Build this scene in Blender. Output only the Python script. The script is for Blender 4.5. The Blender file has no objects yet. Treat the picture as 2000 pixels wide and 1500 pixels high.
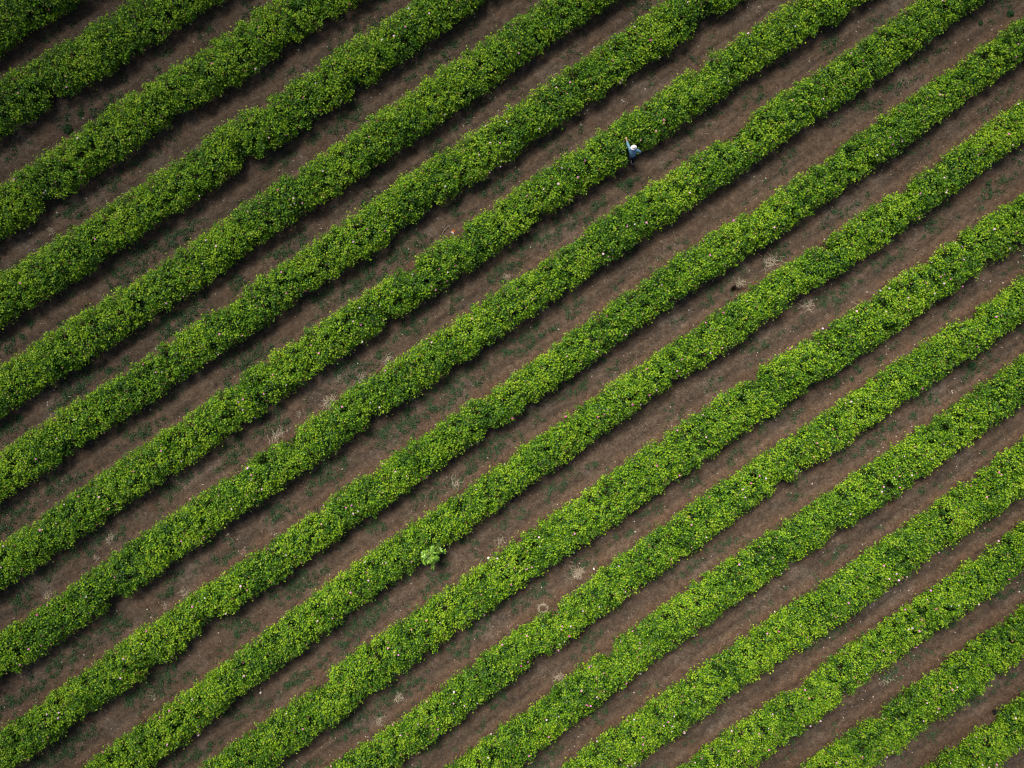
import bpy, bmesh, math, random
import numpy as np
from mathutils import Vector, Matrix

sc = bpy.context.scene
C = sc.collection
R = math.radians
rng = np.random.default_rng(7)
random.seed(7)

# ------------------------------------------------------------------ camera
CAM_H = 38.0
cam = bpy.data.cameras.new("camera")
cam.sensor_width = 36.0
cam.lens = 36.0 * CAM_H / 50.0
cam.clip_start = 0.5
cam.clip_end = 6000
camo = bpy.data.objects.new("camera", cam)
camo.location = (0, 0, CAM_H)
camo.rotation_euler = (0, 0, 0)
C.objects.link(camo)
sc.camera = camo

# ------------------------------------------------------------------ sky, sun, exposure
SUN_AZ = (-0.48, 0.88)            # horizontal direction towards the sun (image up is +y)
SUN_EL = R(57)
w = bpy.data.worlds.new("World")
sc.world = w
w.use_nodes = True
nt = w.node_tree
bg = nt.nodes["Background"]
sky = nt.nodes.new("ShaderNodeTexSky")
sky.sky_type = 'NISHITA'
sky.sun_disc = False
sky.sun_elevation = SUN_EL
sky.sun_rotation = math.atan2(SUN_AZ[0], SUN_AZ[1])
sky.air_density = 1.0
sky.dust_density = 3.0
nt.links.new(sky.outputs[0], bg.inputs[0])
bg.inputs[1].default_value = 0.065
sl = bpy.data.lights.new("sun", 'SUN')
sl.energy = 4.0
sl.angle = R(26)
sl.color = (1.0, 0.95, 0.87)
so = bpy.data.objects.new("sun", sl)
sd = Vector((SUN_AZ[0], SUN_AZ[1], 0)).normalized() * math.cos(SUN_EL) + Vector((0, 0, math.sin(SUN_EL)))
so.rotation_euler = sd.to_track_quat('Z', 'Y').to_euler()
so.location = sd * 60
C.objects.link(so)
sc.view_settings.view_transform = 'Standard'
sc.view_settings.look = 'None'
sc.view_settings.exposure = 0.98
sc.view_settings.gamma = 1.0
sc.cycles.filter_width = 1.15

# ------------------------------------------------------------------ helpers
ANG = R(34.6)
DS = np.array([math.cos(ANG), math.sin(ANG)])     # along the rows
DN = np.array([-DS[1], DS[0]])                    # across, towards the upper left


def px(x, y, z=0.0):
    """photo pixel (2000 x 1500) to a point at height z"""
    k = (CAM_H - z) / CAM_H / 40.0
    return Vector(((x - 1000) * k, (750 - y) * k, z))


def sq(s, q):
    return s * DS[0] + q * DN[0], s * DS[1] + q * DN[1]


def _hash(i, j, seed):
    h = (i.astype(np.int64) * 374761393 + j.astype(np.int64) * 668265263 + seed * 1442695041) & 0x7fffffff
    h = (h ^ (h >> 13)) * 1274126177 & 0x7fffffff
    h = (h ^ (h >> 16)) & 0x7fffffff
    return h / float(0x7fffffff)


def vnoise(x, y, seed=0):
    x = np.asarray(x, float); y = np.asarray(y, float)
    i = np.floor(x); j = np.floor(y)
    fx = x - i; fy = y - j
    fx = fx * fx * (3 - 2 * fx); fy = fy * fy * (3 - 2 * fy)
    a = _hash(i, j, seed); b = _hash(i + 1, j, seed)
    c = _hash(i, j + 1, seed); d = _hash(i + 1, j + 1, seed)
    return (a * (1 - fx) + b * fx) * (1 - fy) + (c * (1 - fx) + d * fx) * fy


def fbm(x, y, seed=0, octv=4):
    t = 0; amp = 0.5
    for o in range(octv):
        t = t + amp * vnoise(x * 2 ** o, y * 2 ** o, seed + o * 17)
        amp *= 0.5
    return t / (1 - 0.5 ** octv)


def smooth(a, b, x):
    t = np.clip((x - a) / (b - a), 0, 1)
    return t * t * (3 - 2 * t)


def link(name, mesh, parent=None, mat=None):
    o = bpy.data.objects.new(name, mesh)
    C.objects.link(o)
    if mat is not None:
        if len(mesh.materials) == 0:
            mesh.materials.append(mat)
    if parent is not None:
        o.parent = parent
    return o


def tag(o, label=None, cat=None, group=None, kind=None):
    if label: o['label'] = label
    if cat: o['category'] = cat
    if group: o['group'] = group
    if kind: o['kind'] = kind
    return o


def empty(name, loc):
    o = bpy.data.objects.new(name, None)
    o.location = loc
    o.empty_display_size = 0.2
    C.objects.link(o)
    return o


def poly_mesh(name, verts, nside, color=None, smooth_shade=False):
    """verts (N*nside,3) as N separate polygons, optional per-vertex colour"""
    nv = len(verts); nf = nv // nside
    m = bpy.data.meshes.new(name)
    m.vertices.add(nv)
    m.vertices.foreach_set("co", np.ascontiguousarray(verts, dtype=np.float32).ravel())
    m.loops.add(nv)
    m.loops.foreach_set("vertex_index", np.arange(nv, dtype=np.int32))
    m.polygons.add(nf)
    m.polygons.foreach_set("loop_start", np.arange(0, nv, nside, dtype=np.int32))
    if not smooth_shade:
        m.polygons.foreach_set("use_smooth", np.zeros(nf, dtype=bool))
    m.update(calc_edges=True)
    if color is not None:
        at = m.attributes.new("tint", 'FLOAT_COLOR', 'POINT')
        c4 = np.ones((nv, 4), dtype=np.float32)
        c4[:, :3] = color
        at.data.foreach_set("color", c4.ravel())
    return m


def unit(v):
    return v / np.maximum(np.linalg.norm(v, axis=-1, keepdims=True), 1e-9)


def leaves(pos, nrm, length, width, r, fold=0.12):
    """one rhombic leaf per position -> (N*4,3)"""
    N = len(pos)
    ref = r.normal(size=(N, 3))
    t = unit(np.cross(nrm, ref)); b = np.cross(nrm, t)
    L = length[:, None]; W = width[:, None]
    p0 = pos - t * L * 0.5
    p1 = pos - t * L * 0.08 + b * W * 0.5 + nrm * L * fold
    p2 = pos + t * L * 0.5 - nrm * L * 0.10
    p3 = pos - t * L * 0.08 - b * W * 0.5 + nrm * L * fold
    return np.stack([p0, p1, p2, p3], 1).reshape(-1, 3)


# ------------------------------------------------------------------ materials
def new_mat(name):
    m = bpy.data.materials.new(name)
    m.use_nodes = True
    n = m.node_tree
    b = n.nodes["Principled BSDF"]
    return m, n, b


def plain(name, col, rough=0.6, noise=0.0, scale=20.0, spec=0.3):
    m, n, b = new_mat(name)
    b.inputs["Roughness"].default_value = rough
    b.inputs["Specular IOR Level"].default_value = spec
    if noise > 0:
        tc = n.nodes.new("ShaderNodeTexCoord")
        t = n.nodes.new("ShaderNodeTexNoise"); t.inputs["Scale"].default_value = scale
        t.inputs["Detail"].default_value = 5
        n.links.new(tc.outputs["Object"], t.inputs["Vector"])
        mx = n.nodes.new("ShaderNodeMix"); mx.data_type = 'RGBA'
        lo = [max(0, c * (1 - noise)) for c in col]; hi = [min(1, c * (1 + noise)) for c in col]
        mx.inputs[6].default_value = (*lo, 1); mx.inputs[7].default_value = (*hi, 1)
        n.links.new(t.outputs["Fac"], mx.inputs[0])
        n.links.new(mx.outputs[2], b.inputs["Base Color"])
    else:
        b.inputs["Base Color"].default_value = (*col, 1)
    return m


def leaf_mat(name, trans=0.28, rough=0.42, spec=0.35):
    m, n, b = new_mat(name)
    at = n.nodes.new("ShaderNodeAttribute"); at.attribute_name = "tint"
    b.inputs["Roughness"].default_value = rough
    b.inputs["Specular IOR Level"].default_value = spec
    n.links.new(at.outputs["Color"], b.inputs["Base Color"])
    tr = n.nodes.new("ShaderNodeBsdfTranslucent")
    g = n.nodes.new("ShaderNodeMix"); g.data_type = 'RGBA'; g.blend_type = 'MULTIPLY'
    g.inputs[0].default_value = 1.0
    g.inputs[7].default_value = (1.15, 1.2, 0.55, 1)
    n.links.new(at.outputs["Color"], g.inputs[6])
    n.links.new(g.outputs[2], tr.inputs["Color"])
    mix = n.nodes.new("ShaderNodeMixShader"); mix.inputs[0].default_value = trans
    out = n.nodes["Material Output"]
    n.links.new(b.outputs[0], mix.inputs[1]); n.links.new(tr.outputs[0], mix.inputs[2])
    n.links.new(mix.outputs[0], out.inputs["Surface"])
    return m


M_leaf = leaf_mat("rose_leaf", 0.30, 0.46, 0.22)
M_weed = leaf_mat("weed_leaf", 0.15, 0.6, 0.2)
M_sap = leaf_mat("sapling_leaf", 0.25, 0.35, 0.45)
M_straw = plain("dry_straw", (0.32, 0.265, 0.19), 0.7, 0.35, 9)
M_bark = plain("rose_stem_bark", (0.075, 0.05, 0.032), 0.85, 0.4, 30)
M_petals = [plain("petal_pale_pink", (0.72, 0.48, 0.60), 0.5, 0.15, 60),
            plain("petal_pink", (0.70, 0.25, 0.50), 0.5, 0.15, 60),
            plain("petal_deep_pink", (0.55, 0.10, 0.30), 0.5, 0.15, 60),
            plain("petal_salmon", (0.60, 0.26, 0.26), 0.5, 0.15, 60),
            plain("petal_white", (0.62, 0.54, 0.58), 0.5, 0.1, 60)]


def soil_mat():
    m, n, b = new_mat("tilled_soil")
    b.inputs["Roughness"].default_value = 0.95
    b.inputs["Specular IOR Level"].default_value = 0.12
    L = n.links.new
    tc = n.nodes.new("ShaderNodeTexCoord")
    mp = n.nodes.new("ShaderNodeMapping"); mp.vector_type = 'TEXTURE'
    mp.inputs["Rotation"].default_value = (0, 0, ANG)
    L(tc.outputs["Object"], mp.inputs["Vector"])
    st = n.nodes.new("ShaderNodeMapping"); st.inputs["Scale"].default_value = (0.13, 1.0, 1.0)
    L(mp.outputs[0], st.inputs["Vector"])

    def noise(vec, scale, detail=6, rough=0.6):
        t = n.nodes.new("ShaderNodeTexNoise")
        t.inputs["Scale"].default_value = scale; t.inputs["Detail"].default_value = detail
        t.inputs["Roughness"].default_value = rough
        L(vec, t.inputs["Vector"])
        return t.outputs["Fac"]

    def ramp(fac, a, c):
        r = n.nodes.new("ShaderNodeValToRGB")
        r.color_ramp.elements[0].position = a; r.color_ramp.elements[1].position = c
        L(fac, r.inputs[0])
        return r.outputs[0]

    def mixc(fac, a, c, mode='MIX'):
        x = n.nodes.new("ShaderNodeMix"); x.data_type = 'RGBA'; x.blend_type = mode
        if isinstance(fac, float): x.inputs[0].default_value = fac
        else: L(fac, x.inputs[0])
        for k, v in ((6, a), (7, c)):
            if isinstance(v, tuple): x.inputs[k].default_value = (*v, 1)
            else: L(v, x.inputs[k])
        return x.outputs[2]
    big = ramp(noise(mp.outputs[0], 0.16, 4), 0.38, 0.64)
    base = mixc(big, SOIL_A, SOIL_B)
    streak = ramp(noise(st.outputs[0], 2.6, 6, 0.7), 0.40, 0.68)
    base = mixc(streak, base, SOIL_C)
    pale = ramp(noise(mp.outputs[0], 0.34, 5, 0.65), 0.54, 0.70)
    base = mixc(pale, base, SOIL_PALE)
    red = ramp(noise(mp.outputs[0], 0.9, 7, 0.65), 0.50, 0.72)
    at = n.nodes.new("ShaderNodeAttribute"); at.attribute_name = "clod"
    ml = n.nodes.new("ShaderNodeMath"); ml.operation = 'MULTIPLY_ADD'
    L(at.outputs["Fac"], ml.inputs[0]); ml.inputs[1].default_value = 0.55
    rr = n.nodes.new("ShaderNodeMath"); rr.operation = 'MULTIPLY'
    L(red, rr.inputs[0]); rr.inputs[1].default_value = 0.55
    L(rr.outputs[0], ml.inputs[2])
    base = mixc(ml.outputs[0], base, SOIL_RED)
    fine = noise(mp.outputs[0], 4.0, 10, 0.82)
    rf = ramp(fine, 0.30, 0.74)
    base = mixc(rf, mixc(1.0, base, (0.34, 0.32, 0.30), 'MULTIPLY'), mixc(1.0, base, (1.62, 1.62, 1.62), 'MULTIPLY'))
    mid = ramp(noise(mp.outputs[0], 13.0, 6, 0.7), 0.36, 0.66)
    base = mixc(mid, mixc(1.0, base, (0.62, 0.61, 0.60), 'MULTIPLY'), mixc(1.0, base, (1.25, 1.25, 1.25), 'MULTIPLY'))
    crumb = ramp(noise(mp.outputs[0], 26.0, 4, 0.7), 0.62, 0.76)
    base = mixc(crumb, base, mixc(1.0, base, (1.9, 1.88, 1.82), 'MULTIPLY'))
    L(base, b.inputs["Base Color"])
    bp = n.nodes.new("ShaderNodeBump"); bp.inputs["Strength"].default_value = 1.0
    bp.inputs["Distance"].default_value = 0.09
    hsum = n.nodes.new("ShaderNodeMath"); hsum.operation = 'ADD'
    L(fine, hsum.inputs[0]); L(noise(mp.outputs[0], 24.0, 6, 0.7), hsum.inputs[1])
    L(hsum.outputs[0], bp.inputs["Height"])
    L(bp.outputs[0], b.inputs["Normal"])
    return m


# ------------------------------------------------------------------ unseen puffy ring added above the drone, blocking sun to darken the field's corners
def sun_blocker_ring():
    g = np.random.default_rng(12)
    ZC = 84.0
    bm = bmesh.new()
    for a0, a1, k, layers in ((110, 166, 0.72, 5), (25, 111, 1.06, 3), (167, 260, 1.04, 2), (268, 330, 1.0, 2), (335, 384, 1.04, 2)):
        for a in np.arange(a0, a1, 7.5):
            for j in range(layers):
                t = R(a + g.uniform(-2, 2))
                gp = Vector((1 + (48 + j * 10) * k * math.cos(t), -1 + (40 + j * 10) * k * math.sin(t), 0))
                c = gp + sd * (ZC / sd.z) + Vector((0, 0, g.uniform(-2, 5) + j * 2))
                bmesh.ops.create_icosphere(bm, subdivisions=2, radius=9 * g.uniform(0.92, 1.12), matrix=Matrix.Translation(c))
    me = bpy.data.meshes.new("sun_blocker"); bm.to_mesh(me); bm.free()
    o = bpy.data.objects.new("sun_blocker", me); C.objects.link(o)
    rm = o.modifiers.new("remesh", 'REMESH'); rm.mode = 'VOXEL'; rm.voxel_size = 1.6; rm.use_smooth_shade = True
    tx = bpy.data.textures.new("puff", 'CLOUDS'); tx.noise_scale = 6.0
    dm = o.modifiers.new("puffs", 'DISPLACE'); dm.texture = tx; dm.strength = 3.0; dm.mid_level = 0.4
    bpy.context.view_layer.update()
    m2 = bpy.data.meshes.new_from_object(o.evaluated_get(bpy.context.evaluated_depsgraph_get()))
    bpy.data.objects.remove(o); bpy.data.meshes.remove(me); m2.name = "sun_blocker"
    o = link("sun_blocker", m2, None, plain("sun_blocker_white", (0.80, 0.80, 0.80), 1.0, 0.05, 0.1, 0.0))
    tag(o, "broken white cloud bank high over the field", "sun_blocker", kind="structure")


sun_blocker_ring()

SOIL_PALE = (0.150, 0.120, 0.094)
SOIL_A = (0.096, 0.070, 0.050)
SOIL_B = (0.072, 0.055, 0.042)
SOIL_C = (0.134, 0.095, 0.065)
SOIL_RED = (0.130, 0.076, 0.047)
M_soil = soil_mat()

# ------------------------------------------------------------------ the rows as surveyed: first s, far edge, near edge every metre
ROWS = [
    (-12, [29.58,29.58,29.57,29.54,29.51,29.49,29.47],
     [27.05,27.07,27.07,27.03,26.96,26.89,26.85]),
    (-14, [25.87,25.86,25.85,25.81,25.76,25.71,25.65,25.6,25.56,25.53,25.51,25.49,25.49,25.48],
     [23.9,23.82,23.71,23.61,23.54,23.47,23.36,23.3,23.29,23.26,23.19,23.12,23.09,23.09]),
    (-17, [21.77,21.76,21.75,21.75,21.74,21.73,21.7,21.69,21.7,21.74,21.73,21.69,21.67,21.66,21.63,21.61,21.62,21.62,21.61,21.6,21.58,21.57],
     [19.66,19.63,19.6,19.6,19.66,19.71,19.71,19.68,19.66,19.66,19.66,19.64,19.58,19.49,19.38,19.33,19.35,19.39,19.4,19.38,19.32,19.27]),
    (-19, [18.3,18.28,18.25,18.21,18.17,18.14,18.09,18.02,18.0,18.0,17.98,17.93,17.93,17.98,18.02,18.01,17.98,17.93,17.89,17.88,17.9,17.91,17.88,17.84,17.83,17.85,17.87,17.88,17.88,17.87],
     [16.29,16.23,16.15,16.06,16.01,16.01,16.04,16.07,16.06,16.03,15.97,15.94,15.94,15.94,15.92,15.86,15.79,15.74,15.72,15.72,15.74,15.78,15.81,15.84,15.84,15.82,15.81,15.82,15.83,15.84]),
    (-22, [14.59,14.59,14.59,14.6,14.59,14.57,14.54,14.51,14.48,14.43,14.39,14.37,14.36,14.37,14.38,14.38,14.36,14.36,14.37,14.36,14.32,14.28,14.25,14.24,14.27,14.3,14.3,14.31,14.33,14.33,14.31,14.31,14.34,14.35,14.34,14.33,14.31,14.29],
     [12.71,12.71,12.71,12.68,12.61,12.54,12.5,12.48,12.44,12.4,12.36,12.34,12.34,12.37,12.39,12.41,12.41,12.41,12.4,12.39,12.37,12.34,12.34,12.33,12.32,12.31,12.32,12.32,12.29,12.28,12.3,12.37,12.42,12.44,12.44,12.41,12.38,12.36]),
    (-24, [11.32,11.31,11.29,11.25,11.22,11.19,11.15,11.12,11.1,11.08,11.07,11.07,11.06,11.04,11.02,11.02,11.02,11.02,11.01,11.02,11.04,11.07,11.09,11.12,11.15,11.17,11.18,11.16,11.12,11.07,11.04,11.03,11.03,11.03,11.04,11.02,10.99,10.98,11.0,10.98,10.96,10.94,10.92,10.92,10.91],
     [9.4,9.37,9.34,9.33,9.33,9.31,9.29,9.27,9.26,9.24,9.2,9.17,9.16,9.17,9.17,9.16,9.17,9.17,9.16,9.13,9.08,8.99,8.92,8.92,8.96,9.0,9.02,9.01,8.98,8.97,8.97,8.98,9.0,9.0,8.97,8.95,8.94,8.94,8.92,8.91,8.91,8.93,8.95,8.95,8.95]),
    (-26, [7.6,7.61,7.62,7.63,7.64,7.65,7.67,7.7,7.72,7.7,7.65,7.61,7.57,7.56,7.6,7.67,7.72,7.76,7.76,7.74,7.69,7.65,7.62,7.61,7.6,7.59,7.59,7.61,7.63,7.64,7.65,7.66,7.64,7.61,7.58,7.56,7.53,7.5,7.49,7.51,7.54,7.57,7.58,7.56,7.53,7.51,7.5,7.5,7.5,7.5,7.49,7.49],
     [5.81,5.78,5.75,5.73,5.73,5.72,5.73,5.73,5.73,5.7,5.68,5.68,5.71,5.74,5.74,5.74,5.73,5.71,5.69,5.71,5.76,5.77,5.73,5.69,5.68,5.72,5.74,5.73,5.71,5.69,5.69,5.69,5.7,5.68,5.65,5.6,5.57,5.57,5.6,5.62,5.64,5.66,5.66,5.67,5.69,5.71,5.69,5.64,5.56,5.49,5.44,5.42]),
    (-29, [4.19,4.17,4.15,4.12,4.07,4.05,4.08,4.13,4.18,4.19,4.17,4.15,4.13,4.13,4.12,4.11,4.13,4.17,4.2,4.21,4.19,4.16,4.14,4.14,4.13,4.12,4.1,4.09,4.1,4.11,4.1,4.05,3.99,3.96,3.97,4.03,4.11,4.14,4.14,4.13,4.12,4.08,4.02,4.0,4.04,4.09,4.14,4.17,4.16,4.12,4.06,4.02,4.01,4.03,4.05,4.06,4.07,4.08,4.08],
     [2.21,2.17,2.12,2.11,2.14,2.14,2.12,2.1,2.11,2.13,2.15,2.17,2.2,2.24,2.27,2.25,2.19,2.17,2.17,2.18,2.21,2.27,2.33,2.32,2.28,2.23,2.2,2.18,2.17,2.18,2.18,2.2,2.21,2.2,2.2,2.19,2.17,2.15,2.14,2.14,2.12,2.11,2.1,2.11,2.12,2.14,2.17,2.18,2.15,2.1,2.07,2.07,2.09,2.12,2.17,2.21,2.25,2.29,2.32]),
    (-30, [0.24,0.25,0.28,0.31,0.36,0.42,0.48,0.5,0.49,0.46,0.43,0.41,0.41,0.43,0.44,0.4,0.34,0.31,0.34,0.44,0.52,0.51,0.46,0.42,0.41,0.42,0.43,0.41,0.35,0.28,0.26,0.28,0.33,0.39,0.42,0.45,0.48,0.5,0.52,0.53,0.55,0.55,0.53,0.46,0.38,0.36,0.37,0.36,0.32,0.31,0.35,0.43,0.52,0.56,0.55,0.53,0.5,0.48,0.49,0.51,0.52,0.53],
     [-1.65,-1.61,-1.55,-1.5,-1.49,-1.51,-1.56,-1.59,-1.6,-1.59,-1.56,-1.52,-1.46,-1.41,-1.39,-1.39,-1.39,-1.36,-1.33,-1.32,-1.32,-1.36,-1.38,-1.36,-1.34,-1.32,-1.32,-1.32,-1.32,-1.3,-1.28,-1.27,-1.27,-1.27,-1.25,-1.23,-1.24,-1.24,-1.22,-1.18,-1.19,-1.27,-1.3,-1.32,-1.35,-1.39,-1.41,-1.41,-1.36,-1.29,-1.25,-1.27,-1.3,-1.3,-1.27,-1.22,-1.17,-1.11,-1.06,-1.04,-1.04,-1.04]),
    (-28, [-3.29,-3.26,-3.23,-3.22,-3.22,-3.21,-3.19,-3.19,-3.19,-3.17,-3.12,-3.06,-2.98,-2.91,-2.85,-2.81,-2.8,-2.79,-2.78,-2.78,-2.81,-2.87,-2.94,-2.93,-2.89,-2.84,-2.81,-2.8,-2.79,-2.78,-2.76,-2.75,-2.76,-2.77,-2.77,-2.76,-2.74,-2.72,-2.71,-2.71,-2.71,-2.73,-2.75,-2.76,-2.77,-2.77,-2.76,-2.77,-2.81,-2.83,-2.81,-2.8,-2.77,-2.72,-2.69,-2.68,-2.68],
     [-5.46,-5.44,-5.42,-5.39,-5.34,-5.27,-5.19,-5.12,-5.04,-4.95,-4.88,-4.85,-4.83,-4.81,-4.77,-4.71,-4.66,-4.63,-4.61,-4.59,-4.57,-4.55,-4.51,-4.45,-4.42,-4.42,-4.42,-4.43,-4.44,-4.44,-4.41,-4.36,-4.32,-4.3,-4.31,-4.35,-4.42,-4.49,-4.51,-4.49,-4.46,-4.43,-4.43,-4.46,-4.51,-4.58,-4.62,-4.61,-4.56,-4.48,-4.42,-4.38,-4.36,-4.35,-4.34,-4.32,-4.31]),
    (-23, [-6.63,-6.6,-6.58,-6.57,-6.56,-6.55,-6.54,-6.49,-6.38,-6.29,-6.26,-6.28,-6.31,-6.33,-6.32,-6.28,-6.25,-6.24,-6.23,-6.2,-6.15,-6.14,-6.17,-6.17,-6.15,-6.13,-6.13,-6.13,-6.13,-6.14,-6.14,-6.12,-6.11,-6.13,-6.16,-6.21,-6.25,-6.29,-6.32,-6.34,-6.35,-6.34,-6.33,-6.31,-6.31,-6.31,-6.33,-6.37,-6.42,-6.46],
     [-8.65,-8.65,-8.64,-8.64,-8.63,-8.62,-8.58,-8.52,-8.47,-8.43,-8.39,-8.37,-8.35,-8.33,-8.32,-8.31,-8.29,-8.27,-8.27,-8.29,-8.3,-8.31,-8.33,-8.35,-8.34,-8.32,-8.31,-8.31,-8.32,-8.3,-8.25,-8.22,-8.2,-8.19,-8.21,-8.26,-8.32,-8.38,-8.43,-8.42,-8.35,-8.3,-8.29,-8.31,-8.31,-8.31,-8.31,-8.31,-8.31,-8.31]),
    (-17, [-10.1,-10.14,-10.2,-10.23,-10.2,-10.12,-10.04,-9.99,-9.96,-9.92,-9.91,-9.92,-9.94,-9.96,-9.93,-9.88,-9.79,-9.71,-9.66,-9.64,-9.63,-9.62,-9.6,-9.6,-9.61,-9.63,-9.64,-9.64,-9.63,-9.61,-9.6,-9.57,-9.55,-9.54,-9.56,-9.58,-9.59,-9.61,-9.65,-9.7,-9.72,-9.72],
     [-11.99,-11.98,-11.97,-11.96,-11.94,-11.9,-11.84,-11.76,-11.68,-11.62,-11.6,-11.59,-11.57,-11.56,-11.52,-11.47,-11.44,-11.46,-11.49,-11.5,-11.49,-11.46,-11.4,-11.36,-11.35,-11.36,-11.38,-11.41,-11.42,-11.42,-11.4,-11.39,-11.38,-11.4,-11.43,-11.48,-11.49,-11.43,-11.36,-11.31,-11.29,-11.27]),
    (-13, [-13.38,-13.34,-13.28,-13.24,-13.22,-13.2,-13.18,-13.16,-13.12,-13.07,-13.0,-12.92,-12.88,-12.87,-12.87,-12.86,-12.86,-12.85,-12.82,-12.82,-12.85,-12.9,-12.91,-12.89,-12.86,-12.86,-12.87,-12.86,-12.84,-12.83,-12.82,-12.84,-12.85,-12.83,-12.8],
     [-15.4,-15.38,-15.35,-15.32,-15.27,-15.2,-15.11,-14.98,-14.88,-14.81,-14.78,-14.77,-14.77,-14.77,-14.77,-14.74,-14.71,-14.69,-14.68,-14.69,-14.7,-14.7,-14.72,-14.76,-14.81,-14.84,-14.86,-14.84,-14.82,-14.8,-14.77,-14.72,-14.67,-14.63,-14.6]),
    (-9, [-16.51,-16.47,-16.43,-16.38,-16.34,-16.33,-16.34,-16.35,-16.34,-16.33,-16.32,-16.31,-16.31,-16.32,-16.34,-16.36,-16.37,-16.36,-16.33,-16.29,-16.27,-16.26,-16.27,-16.25,-16.21,-16.16,-16.1,-16.06,-16.04],
     [-18.49,-18.48,-18.46,-18.44,-18.41,-18.37,-18.34,-18.3,-18.25,-18.22,-18.23,-18.24,-18.24,-18.25,-18.29,-18.33,-18.33,-18.29,-18.24,-18.21,-18.19,-18.2,-18.22,-18.24,-18.25,-18.26,-18.25,-18.23,-18.22]),
    (-4, [-19.68,-19.65,-19.62,-19.6,-19.6,-19.62,-19.66,-19.69,-19.69,-19.67,-19.64,-19.65,-19.66,-19.64,-19.62,-19.6,-19.56,-19.53,-19.5,-19.51,-19.53,-19.55],
     [-21.77,-21.74,-21.72,-21.69,-21.64,-21.57,-21.49,-21.45,-21.41,-21.36,-21.3,-21.25,-21.2,-21.19,-21.22,-21.25,-21.25,-21.23,-21.22,-21.22,-21.22,-21.22]),
    (1, [-23.1,-23.06,-23.02,-22.98,-22.93,-22.89,-22.86,-22.84,-22.84,-22.84,-22.84,-22.81,-22.78,-22.77,-22.77],
     [-24.95,-24.93,-24.9,-24.87,-24.83,-24.8,-24.78,-24.78,-24.76,-24.72,-24.68,-24.64,-24.62,-24.61,-24.61]),
    (6, [-26.5,-26.46,-26.43,-26.41,-26.38,-26.35,-26.33],
     [-28.27,-28.24,-28.2,-28.15,-28.09,-28.04,-28.01]),
]
LABELS = [
    "dark rose hedge cut off by the top left corner of the photo",
    "shaded rose hedge second from the top left corner, with a round weed clump below it",
    "shaded rose hedge third from the top left corner, just below the round weed clump",
    "long rose hedge fourth from the top left corner, with few blossoms",
    "long rose hedge second above the one the person reaches into, its edge stepped midway",
    "long rose hedge next above the one the person reaches into",
    "long rose hedge that the person in the blue shirt reaches into",
    "long rose hedge next below the person's, with wide pale straw along its upper edge",
    "long rose hedge running through the middle of the photo, above the dug hole",
    "long rose hedge with a pale large leaved sapling growing from its lower side",
    "wide rose hedge next below the hedge with the sapling",
    "rose hedge whose upper side is touched by the nest like straw ring",
    "rose hedge next below the one touched by the nest like straw ring",
    "rose hedge fourth from the bottom right corner, with many pale pink blossoms",
    "rose hedge third from the bottom right corner, above a flat straw scatter",
    "short rose hedge next above the black plant pot near the bottom right corner",
    "short rose hedge cut off by the bottom right corner, just below the black plant pot",
]
FLOWER_DENS = [0.5, 0.8, 0.8, 0.7, 1.0, 1.8, 2.3, 2.2, 2.2, 2.3, 2.2, 2.1, 2.3, 2.6, 2.6, 2.6, 2.6]


class Row:
    pass


def build_row_table():
    rows = []
    for s0, up, lo in ROWS:
        r = Row()
        n = len(up)
        S = s0 + np.arange(n, dtype=float)
        up = np.array(up); lo = np.array(lo)
        mid = (up + lo) / 2; hw = (up - lo) / 2
        hw = 0.5 * hw + 0.5 * hw.mean()
        slope = np.polyfit(S, mid, 1)[0] if n > 12 else 0.0
        e = 8.0
        r.S = np.concatenate([[S[0] - 60, S[0] - e], S, [S[-1] + e, S[-1] + 60]])
        r.mid = np.concatenate([[mid[0] - slope * 60, mid[0] - slope * e], mid, [mid[-1] + slope * e, mid[-1] + slope * 60]])
        r.hw = np.concatenate([[hw.mean()] * 2, hw, [hw.mean()] * 2])
        # stretch of the row that lies in the frame (plus a little)
        ss = np.arange(-40, 40, 0.25)
        x, y = sq(ss, np.interp(ss, r.S, r.mid))
        ins = (np.abs(x) < 26.8) & (np.abs(y) < 20.5)
        r.s0, r.s1 = ss[ins].min(), ss[ins].max()
        rows.append(r)
    return rows


rows = build_row_table()

# where people and plants stand, leaves give way (centre, radius) in plan
CLEAR = []
PITS = [px(1440, 568)]


def row_lane(x, y):
    """fraction across the lane below each row: 0 at a row's centre line, 1 at the next one down"""
    s = x * DS[0] + y * DS[1]; q = x * DN[0] + y * DN[1]
    cs = [np.interp(s, r.S, r.mid) for r in rows]
    cs = [cs[0] + 3.6] + cs + [cs[-1] - 3.5]
    u = np.full(np.shape(x), 0.5); wd = np.full(np.shape(x), 3.5); idx = np.full(np.shape(x), -1)
    for k in range(len(cs) - 1):
        m = (q <= cs[k]) & (q > cs[k + 1])
        u = np.where(m, (cs[k] - q) / (cs[k] - cs[k + 1]), u)
        wd = np.where(m, cs[k] - cs[k + 1], wd)
        idx = np.where(m, k, idx)
    return s, q, u, idx


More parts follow.
